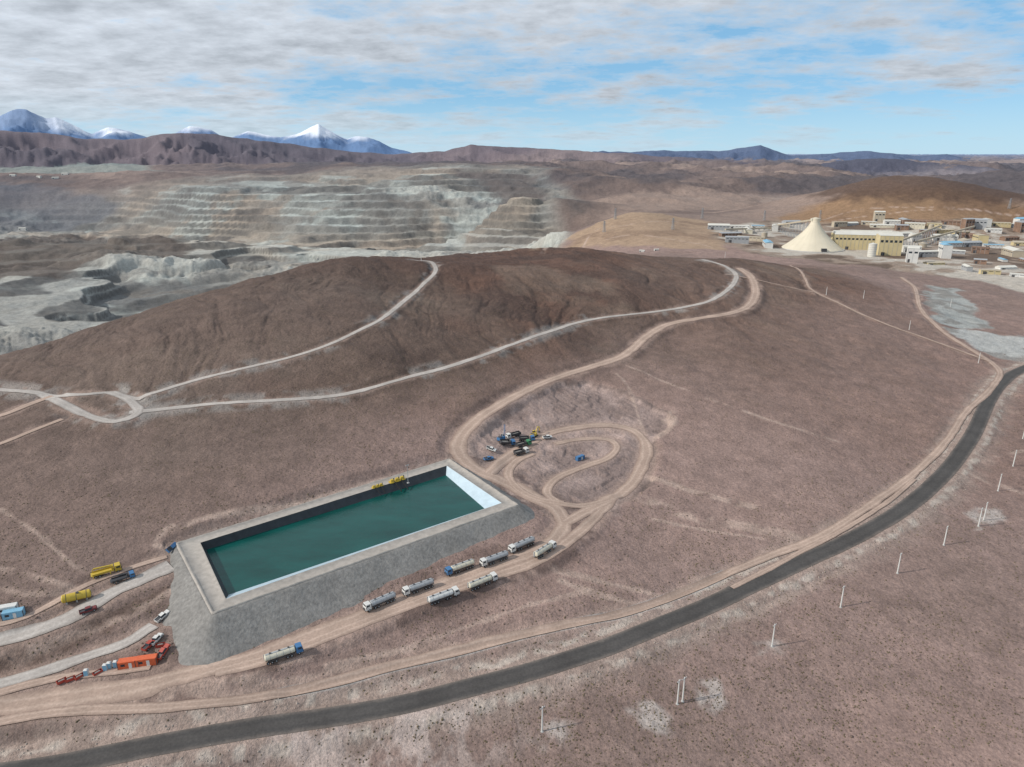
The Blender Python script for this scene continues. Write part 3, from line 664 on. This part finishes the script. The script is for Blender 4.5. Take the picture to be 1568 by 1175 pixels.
pk=[pickup(white),pickup(darkred),pickup(blue),pickup(red)]
for u,v,h,k in[(136,938,35,1),(250,947,60,0),(262,841,80,2),(748,705,30,2),(752,690,-20,0),(838,672,20,0)]:
    put('pickup_truck',pk[k],u,v,h,dz=0.3)
put('crane_truck',flatbed(yellow,yellow),163,880,32,dz=0.25); put('crane_truck',flatbed(blue,dark),188,889,35,dz=0.25,sc=0.8)
put('fuel_tank',watertank(yellow),118,919,30)
dm=[dump(blue,yellow),dump(white,dark),dump(blue,dark),dump(green,dark)]
for u,v,h,k in[(775,681,20,2),(797,696,35,1),(801,684,30,3),(787,670,-150,1),(806,676,10,2)]: put('dump_truck',dm[k],u,v,h,dz=0.1)
ex=excavator(yellow)
for u,v,h in[(818,669,60)]: put('excavator',ex,u,v,h)
put('drill_rig',drill(blue),768,675,50)
for u,v,h,c in[(199,1021,12,orange),(226,1017,12,orange),(12,938,20,white),(22,945,20,lblue),(888,704,40,blue)]: put('site_container',container(c),u,v,h,sc=0.8 if u==888 else 1)
tl=toilet(lblue)
for u,v in[(162,1027),(178,1022),(133,1035),(168,1024)]: put('portable_toilet',tl,u,v,10)
for u,v,h,k in[(230,990,70,3),(240,982,80,0),(252,1000,70,3)]: put('pickup_truck',pk[k],u,v,h,dz=0.1)
def bin_():
    b=MB(); b.box((0,0,0.08),(4,1.8,0.12),dark); 
    for sg in(-1,1): b.box((0,sg*0.9,0.8),(4,0.08,1.4),red,top=(1.1,1))
    for x in(-2,2): b.box((x,0,0.8),(0.08,1.8,1.4),red)
    b.box((0,0,0.9),(3.6,1.6,0.8),M_emb,top=(0.6,0.6)); return b.mesh('skip_bin')
sk=bin_()
for u,v in[(108,1042),(122,1038),(95,1045),(238,1008),(246,990),(150,1032)]: put('skip_bin',sk,u,v,rng.uniform(0,60),sc=0.65)
def pump():
    b=MB(); b.box((0,0,0.3),(9,2.8,0.35),yellow)
    for x in(-3,0,3): b.box((x,0,1.1),(1.7,1.5,1.3),yellow,top=(0.9,0.85)); b.lathe('z',(x+1.1,0,0.5),[(0,0.3),(1.7,0.3)],dark,12)
    for x in np.linspace(-4.4,4.4,7):
        for sg in(-1,1): b.box((x,sg*1.35,0.95),(0.07,0.07,1.1),yellow)
    for sg in(-1,1): b.box((0,sg*1.35,1.5),(9,0.07,0.07),yellow)
    b.beam((2,-1.2,0.6),(2.5,-7.5,-2.8),0.4,black); b.beam((-2,-1.2,0.6),(-1.5,-7.5,-2.8),0.4,black); return b.mesh('pump_unit')
pu=pump(); e1=math.degrees(math.atan2(WAT[3][1]-WAT[0][1],WAT[3][0]-WAT[0][0]))
for u,v,s in[(578,746,0.6),(608,737,0.85)]:
    p=P(u,v,ZR); put('pump_unit',pu,0,0,e1,xy=p[:2],flat=ZR+0.1,sc=s)
def mast():
    b=MB(); b.lathe('z',(0,0,0),[(0,0.16),(0.3,0.14),(9,0.07)],grey,8); b.box((0,0,8.9),(1.6,0.2,0.2),grey); b.box((-0.6,0.1,8.7),(0.4,0.15,0.3),white); b.box((0.6,0.1,8.7),(0.4,0.15,0.3),white); b.box((0,0,0.1),(0.9,0.9,0.3),concrete); return b.mesh('light_mast')
p=P(625,740,ZR); put('light_mast',mast(),0,0,e1,xy=p[:2],flat=ZR+0.05)
def pole(h,arm=True):
    b=MB(); b.lathe('z',(0,0,0),[(-0.5,0.27),(0.2,0.26),(h,0.17)],white,10); b.lathe('z',(0,0,0),[(0.0,0.55),(0.15,0.5)],concrete,12)
    b.box((0,0,h-0.5),(1.9,0.14,0.16),grey)
    for x in(-0.85,0,0.85): b.lathe('z',(x,0,h-0.42),[(0,0.07),(0.12,0.11),(0.24,0.06)],white,8)
    return b.mesh('utility_pole')
pl=pole(9.0)
for u,v in[(1182,990),(1287,930),(1374,878),(1445,835),(1498,806),(1506,797),(1528,752),(1551,714),(1566,672),(830,1120),(1037,1078),(1045,1074)]:
    put('utility_pole',pl,u,v,40,dz=-0.1)
pl2=pole(8.0)
for u,v in[(1498,556),(1455,470),(1392,505),(1265,452),(1322,457),(1110,395),(645,400),(470,398)]: put('utility_pole',pl2,u,v,60,dz=-0.1)
# ---------------------------------------------------------------- plant
b=MB()
prof=[(0,48),(1.5,47),(5,42),(10,35.5),(15,29.5),(20,24),(25,19),(30,14.6),(35,10.9),(39,8.4),(42,7.0),(45,6.4),(49,6.3),(49.3,5.3),(50.5,1.5)]
b.lathe('z',(0,0,0),prof,domem,64)
for i in range(24):
    a=2*math.pi*i/24
    for k in range(1,9):
        r0,r1=prof[k][1]+0.02,prof[k+1][1]+0.02
        b.beam((r0*math.cos(a),r0*math.sin(a),prof[k][0]),(r1*math.cos(a),r1*math.sin(a),prof[k+1][0]),0.22,domem)
b.lathe('z',(0,0,-2),[(0,50),(3.0,49.5)],concrete,64); b.box((0,-47,3),(8,4,6),dark); b.box((0,0,47),(14,6.5,4),cream)
dome=put('stockpile_dome',b.mesh('stockpile_dome'),1243,381,0)
dxy=np.array(dome.location[:2])
def building(name,w,l,h,wall,roof,gable=0.18,vents=True):
    b=MB(); b.box((0,0,h/2-1.5),(l,w,h+3),wall)
    rh=w*gable+0.4; x=l/2+0.4;y=w/2+0.4
    b.add([(-x,-y,h),(x,-y,h),(x,y,h),(-x,y,h),(-x,0,h+rh),(x,0,h+rh)],[(0,1,5,4),(2,3,4,5),(0,4,3),(1,2,5),(3,2,1,0)],roof)
    nb=max(2,int(l/6))
    for k in range(nb):
        xx=-l/2+(k+0.5)*l/nb
        for sg in(-1,1):
            b.box((xx,sg*(w/2+0.03),h*0.72),(l/nb*0.6,0.1,h*0.12),glass); b.box((xx-l/nb/2+0.1,sg*(w/2+0.06),h/2),(0.3,0.25,h),grey)
    b.box((-l*0.3,-w/2-0.05,min(2.5,h*0.3)),(min(5,l*0.2),0.12,min(5,h*0.6)),dark); b.box((l/2+0.05,0,min(2.5,h*0.3)),(0.12,min(5,w*0.4),min(5,h*0.6)),dark)
    if vents and l>25:
        b.box((0,0,h+rh+0.5),(l*0.8,2.2,1.4),roof,top=(1,0.6))
    return b.mesh(name)
def silo(r,h,c):
    b=MB(); b.lathe('z',(0,0,0),[(-1,r),(h,r),(h+0.1,r*0.98),(h+r*0.25,r*0.15),(h+r*0.25+0.5,r*0.12)],c,28)
    for z in np.arange(2,h,3): b.lathe('z',(0,0,z),[(0,r*1.012),(0.2,r*1.012)],grey,28)
    b.box((r+0.3,0,h/2),(0.3,1.0,h),grey); b.lathe('z',(0,0,h),[(0.05,r*1.02),(0.3,r*1.02)],grey,28)
    return b.mesh('storage_tank')
put('concentrator_building',building('concentrator_building',38,98,24,wally,roofw,0.12),1322,381,-14)
put('concentrator_building',building('concentrator_building',28,32,30,wally,roofw,0.1),1358,390,-14)
put('storage_tank',silo(6,19,roofw),1334,393,0)
rr=random.Random(5)
cols=[(white,roofw),(cream,roofw),(wally,beige),(grey,grey),(beige,beige),(beige,roofw),(white,lblue),(oxide,grey),(white,roofw),(oxide,oxide),(grey,roofw)]
spots=[(1100,352),(1130,350),(1145,356),(1160,350),(1186,354),(1200,347),(1212,343),(1285,347),(1300,345),(1330,344),(1345,339),(1365,343),(1400,349),(1420,358),(1445,368),(1470,360),(1500,372),(1520,356),(1545,368),(1460,388),(1500,388),(1535,400),(1480,351),(1430,347),(1385,340),(1395,386),(1415,393),(1118,362),(1565,355),(1385,362),(1175,378),(1550,392),(1380,352),(1490,364),(1510,346),(1550,347),(1440,356),(1455,378),(1485,378),(1520,380),(1400,370),(1470,344),(1530,346),(1565,376),(1350,348),(1410,343),(1445,395),(1500,404),(1150,368),(1128,372),(1540,412),(1568,400),(1395,402),(1430,405),(1558,424),(1515,420),(1480,414),(1458,344),(1498,350),(1562,342)]
for i,(u,v) in enumerate(spots):
    w=rr.uniform(9,18); l=rr.uniform(18,48); h=rr.uniform(4.5,10)
    if v>398: w*=0.6;l*=0.6;h*=0.6
    if i%6==4: h=rr.uniform(12,20); l=w*1.5
    c=cols[rr.randrange(len(cols))]
    nmn=['warehouse','workshop','office_block','camp_building'][i%4]
    put(nmn,building(nmn,w,l,h,c[0],c[1],rr.choice([0.05,0.12,0.18]),False),u,v,rr.choice([-12,78,10,-30,-20]))
for u,v,r,h in[(1412,379,7,7),(1475,372,10,6),(1170,364,5,9),(1425,352,5,10),(1540,384,6,7)]: put('storage_tank',silo(r,h,beige),u,v)
def conveyor(name,A,B,za,zb):
    b=MB(); A=np.array(A);B=np.array(B); ga=float(sampZ(*A)); gb=float(sampZ(*B))
    pa=Vector((A[0],A[1],ga+za)); pb=Vector((B[0],B[1],gb+zb)); b.beam(pa,pb,2.8,beige)
    d=(pb-pa).length; k=max(2,int(d/22))
    for i in range(1,k):
        p=pa.lerp(pb,i/k); g=float(sampZ(p.x,p.y))
        for dx in(-2.2,2.2): b.beam((p.x+dx,p.y,g-1),(p.x+dx*0.3,p.y,p.z),0.6,grey)
        b.beam((p.x-2,p.y,(g+p.z)/2),(p.x+2,p.y,(g+p.z)/2),0.4,grey)
    o=bpy.data.objects.new(name,b.mesh(name)); link(o)
conveyor('conveyor_gallery',G(1185,350),dxy,6,47)
conveyor('conveyor_gallery',dxy+np.array([30,0]),G(1300,380),4,18)
conveyor('conveyor_gallery',G(1400,378),G(1490,358),8,14); conveyor('conveyor_gallery',G(1372,384),G(1440,350),14,6); conveyor('conveyor_gallery',G(1110,360),G(1185,352),10,4)
def pylon(h=30):
    b=MB(); w0,w1=h*0.11,h*0.02
    cs=[(-1,-1),(1,-1),(1,1),(-1,1)]
    for c in cs: b.beam((c[0]*w0,c[1]*w0,0),(c[0]*w1,c[1]*w1,h),0.32,grey)
    for k in range(6):
        t0,t1=k/6,(k+1)/6; a=w0+(w1-w0)*t0; e=w0+(w1-w0)*t1
        for i in range(4):
            c,d=cs[i],cs[(i+1)%4]; b.beam((c[0]*a,c[1]*a,h*t0),(d[0]*e,d[1]*e,h*t1),0.2,grey); b.beam((d[0]*a,d[1]*a,h*t0),(c[0]*e,c[1]*e,h*t1),0.2,grey)
    for z,ww in((0.68,0.2),(0.82,0.17),(0.95,0.13)): b.beam((-h*ww,0,h*z),(h*ww,0,h*z),0.4,grey); b.beam((-h*ww,0,h*z),(0,0,h*(z+0.05)),0.2,grey); b.beam((h*ww,0,h*z),(0,0,h*(z+0.05)),0.2,grey)
    return b.mesh('power_pylon')
py=pylon(22)
for u,v in[(942,336),(1075,335),(1030,352),(1170,338),(925,356),(1255,338),(1545,320)]: put('power_pylon',py,u,v,20)
for u,v in[(20,270),(60,272),(85,274),(100,268),(35,352),(1005,384),(983,386),(487,397)]:
    s=rr.uniform(0.8,1.2); k=0.3 if v>380 else 1.0
    put('site_building',building('site_building',12*s*k,30*s*k,7*s*max(k,0.4),white,roofw,0.15,False),u,v,rr.uniform(-30,30))
# ---------------------------------------------------------------- scatter
def scatter(name,N,rmin,rmax,smin,smax,mat,acc,seed,hf=0.7,pts=None):
    r_=np.random.default_rng(seed)
    if pts is None:
        th=r_.uniform(math.radians(-46),math.radians(46),N); r=rmin*(rmax/rmin)**(r_.uniform(0,1,N)**0.8); x=r*np.sin(th); y=r*np.cos(th)
    else: x,y=pts; N=len(x)
    a=sampA(acc,x,y); cl=sst(vn(x/14,y/14,seed)*0.6+vn(x/50,y/50,seed+1)*0.4,0.3,0.7)
    keep=r_.uniform(0,1,N)<a*(0.1+0.9*cl); x=x[keep];y=y[keep];N=len(x)
    z=sampZ(x,y); s=smin*(smax/smin)**r_.uniform(0,1,N)**1.5; ro=r_.uniform(0,6.28,N)
    K=5; V=[]
    for k in range(K):
        an=ro+k*2*math.pi/K; rr_=s*r_.uniform(0.7,1.2,N); V.append(np.stack([x+rr_*np.cos(an),y+rr_*np.sin(an),z-0.12],1))
    for k in range(K):
        an=ro+k*2*math.pi/K+0.3; rr_=s*r_.uniform(0.4,0.8,N); V.append(np.stack([x+rr_*np.cos(an),y+rr_*np.sin(an),z+s*hf*r_.uniform(0.6,1.1,N)],1))
    V.append(np.stack([x,y,z+s*hf*1.2],1)); V=np.stack(V,1).reshape(-1,3)
    F_=[]
    for k in range(K): j=(k+1)%K; F_+= [(k,j,K+j),(k,K+j,K+k),(K+k,K+j,2*K)]
    F_=np.array(F_); FF=(F_[None]+(np.arange(N)*(2*K+1))[:,None,None]).reshape(-1,3)
    me=bpy.data.meshes.new(name); me.vertices.add(len(V)); me.vertices.foreach_set('co',V.astype(np.float32).ravel())
    me.loops.add(FF.size); me.loops.foreach_set('vertex_index',FF.ravel().astype(np.int32)); me.polygons.add(len(FF)); me.polygons.foreach_set('loop_start',np.arange(0,FF.size,3,dtype=np.int32))
    me.update(calc_edges=True); me.validate(); me.materials.append(mat); link(bpy.data.objects.new(name,me))
shr=surf('dry_shrub',rgb(108,97,78),0.5,0.35,1,0); rk=surf('rock',rgb(168,156,146),0.7,0.3,0.95,0)
scatter('shrubs',80000,120,600,0.13,0.38,shr,veg,11)
ap=roads[0][1]; rp=np.random.default_rng(5); N=4200; ii=rp.integers(1,len(ap)-1,N); tt=ap[ii]-ap[ii-1]; tt/=np.linalg.norm(tt,axis=1)[:,None]
of=np.where(rp.uniform(size=N)<0.5,-1,1)*(5.6+np.abs(rp.normal(0,2.5,N))); px=ap[ii,0]-tt[:,1]*of+rp.normal(0,1,N); pyy=ap[ii,1]+tt[:,0]*of+rp.normal(0,1,N)
scatter('roadside_rocks',N,0,0,0.1,0.4,rk,np.ones_like(Z),13,0.6,(px,pyy))
rk2=surf('dark_rock',rgb(112,96,88),0.7,0.3,0.95,0)
scatter('rocks',9000,130,900,0.15,0.6,rk2,veg,17,0.6)
print('objects',time.time()-T0)
# ---------------------------------------------------------------- light & sky
SE,SA=math.radians(34),math.radians(-103)
sd_=Vector((math.sin(SA)*math.cos(SE),math.cos(SA)*math.cos(SE),math.sin(SE)))
ld=bpy.data.lights.new('sun','SUN'); ld.energy=3.6; ld.angle=math.radians(2.0); ld.color=(1,0.95,0.88)
lo=link(bpy.data.objects.new('sun',ld)); lo.rotation_euler=sd_.to_track_quat('Z','Y').to_euler()
w=bpy.data.worlds.new("World"); scene.world=w; w.use_nodes=True; nt=w.node_tree; bg=nt.nodes['Background']
sky=nd(nt,'ShaderNodeTexSky',sky_type='NISHITA'); sky.sun_disc=False; sky.sun_elevation=SE; sky.sun_rotation=SA%(2*math.pi); sky.altitude=3500; sky.air_density=1.0; sky.dust_density=1.5; sky.ozone_density=1.5
tc=nd(nt,'ShaderNodeTexCoord'); sx=nd(nt,'ShaderNodeSeparateXYZ'); nt.links.new(tc.outputs['Generated'],sx.inputs[0])
zc=mathn(nt,'ADD',mathn(nt,'MAXIMUM',sx.outputs[2],0.0),0.15)
cx=nd(nt,'ShaderNodeCombineXYZ'); nt.links.new(mathn(nt,'DIVIDE',sx.outputs[0],zc),cx.inputs[0]); nt.links.new(mathn(nt,'DIVIDE',sx.outputs[1],zc),cx.inputs[1])
mp=nd(nt,'ShaderNodeMapping'); mp.inputs['Location'].default_value=(5.3,2.2,0.0); mp.inputs['Rotation'].default_value=(0,0,0.10); mp.inputs['Scale'].default_value=(0.9,1.0,1); nt.links.new(cx.outputs[0],mp.inputs[0])
cn=noise(nt,mp.outputs[0],1.7,10,0.64); cn2=noise(nt,mp.outputs[0],0.55,3,0.5); cn3=noise(nt,mp.outputs[0],6.0,8,0.64)
leftw=mrange(nt,sx.outputs[0],-0.35,0.40,0.10,-0.01)
high=mrange(nt,sx.outputs[2],0.04,0.22,-0.01,0.10)
tot=mathn(nt,'ADD',mathn(nt,'ADD',mathn(nt,'ADD',mathn(nt,'MULTIPLY',cn,0.60),mathn(nt,'MULTIPLY',cn2,0.26)),mathn(nt,'MULTIPLY',cn3,0.16)),mathn(nt,'ADD',leftw,high))
mask=mrange(nt,tot,0.50,0.62,0.0,1.0)
shade=mrange(nt,mathn(nt,'ADD',mathn(nt,'MULTIPLY',cn3,0.5),mathn(nt,'MULTIPLY',cn,0.5)),0.36,0.64,1.2,0.66)
cc=mulcol(nt,(6.7,7.15,7.8,1),shade)
lift=nd(nt,'ShaderNodeMix',data_type='RGBA'); lift.inputs[0].default_value=0.55; nt.links.new(sky.outputs[0],lift.inputs[6]); lift.inputs[7].default_value=(2.5,6.0,9.2,1)
mx=nd(nt,'ShaderNodeMix',data_type='RGBA'); nt.links.new(mathn(nt,'MULTIPLY',mask,0.93),mx.inputs[0]); nt.links.new(lift.outputs[2],mx.inputs[6]); nt.links.new(cc,mx.inputs[7])
hz=nd(nt,'ShaderNodeMix',data_type='RGBA'); nt.links.new(mrange(nt,sx.outputs[2],0.0,0.07,0.65,0.0),hz.inputs[0]); nt.links.new(mx.outputs[2],hz.inputs[6]); hz.inputs[7].default_value=(5.2,7.4,8.8,1)
nt.links.new(hz.outputs[2],bg.inputs[0]); bg.inputs[1].default_value=0.1
# ---------------------------------------------------------------- camera
cd=bpy.data.cameras.new('camera'); cd.sensor_width=36; cd.lens=36*F/1568; cd.clip_start=1; cd.clip_end=200000
co=link(bpy.data.objects.new('camera',cd)); co.location=(0,0,CAMH); co.rotation_euler=(math.pi/2-PITCH,0,0); scene.camera=co
scene.view_settings.view_transform='Standard'; scene.view_settings.look='None'; scene.view_settings.exposure=0
print('done',time.time()-T0)
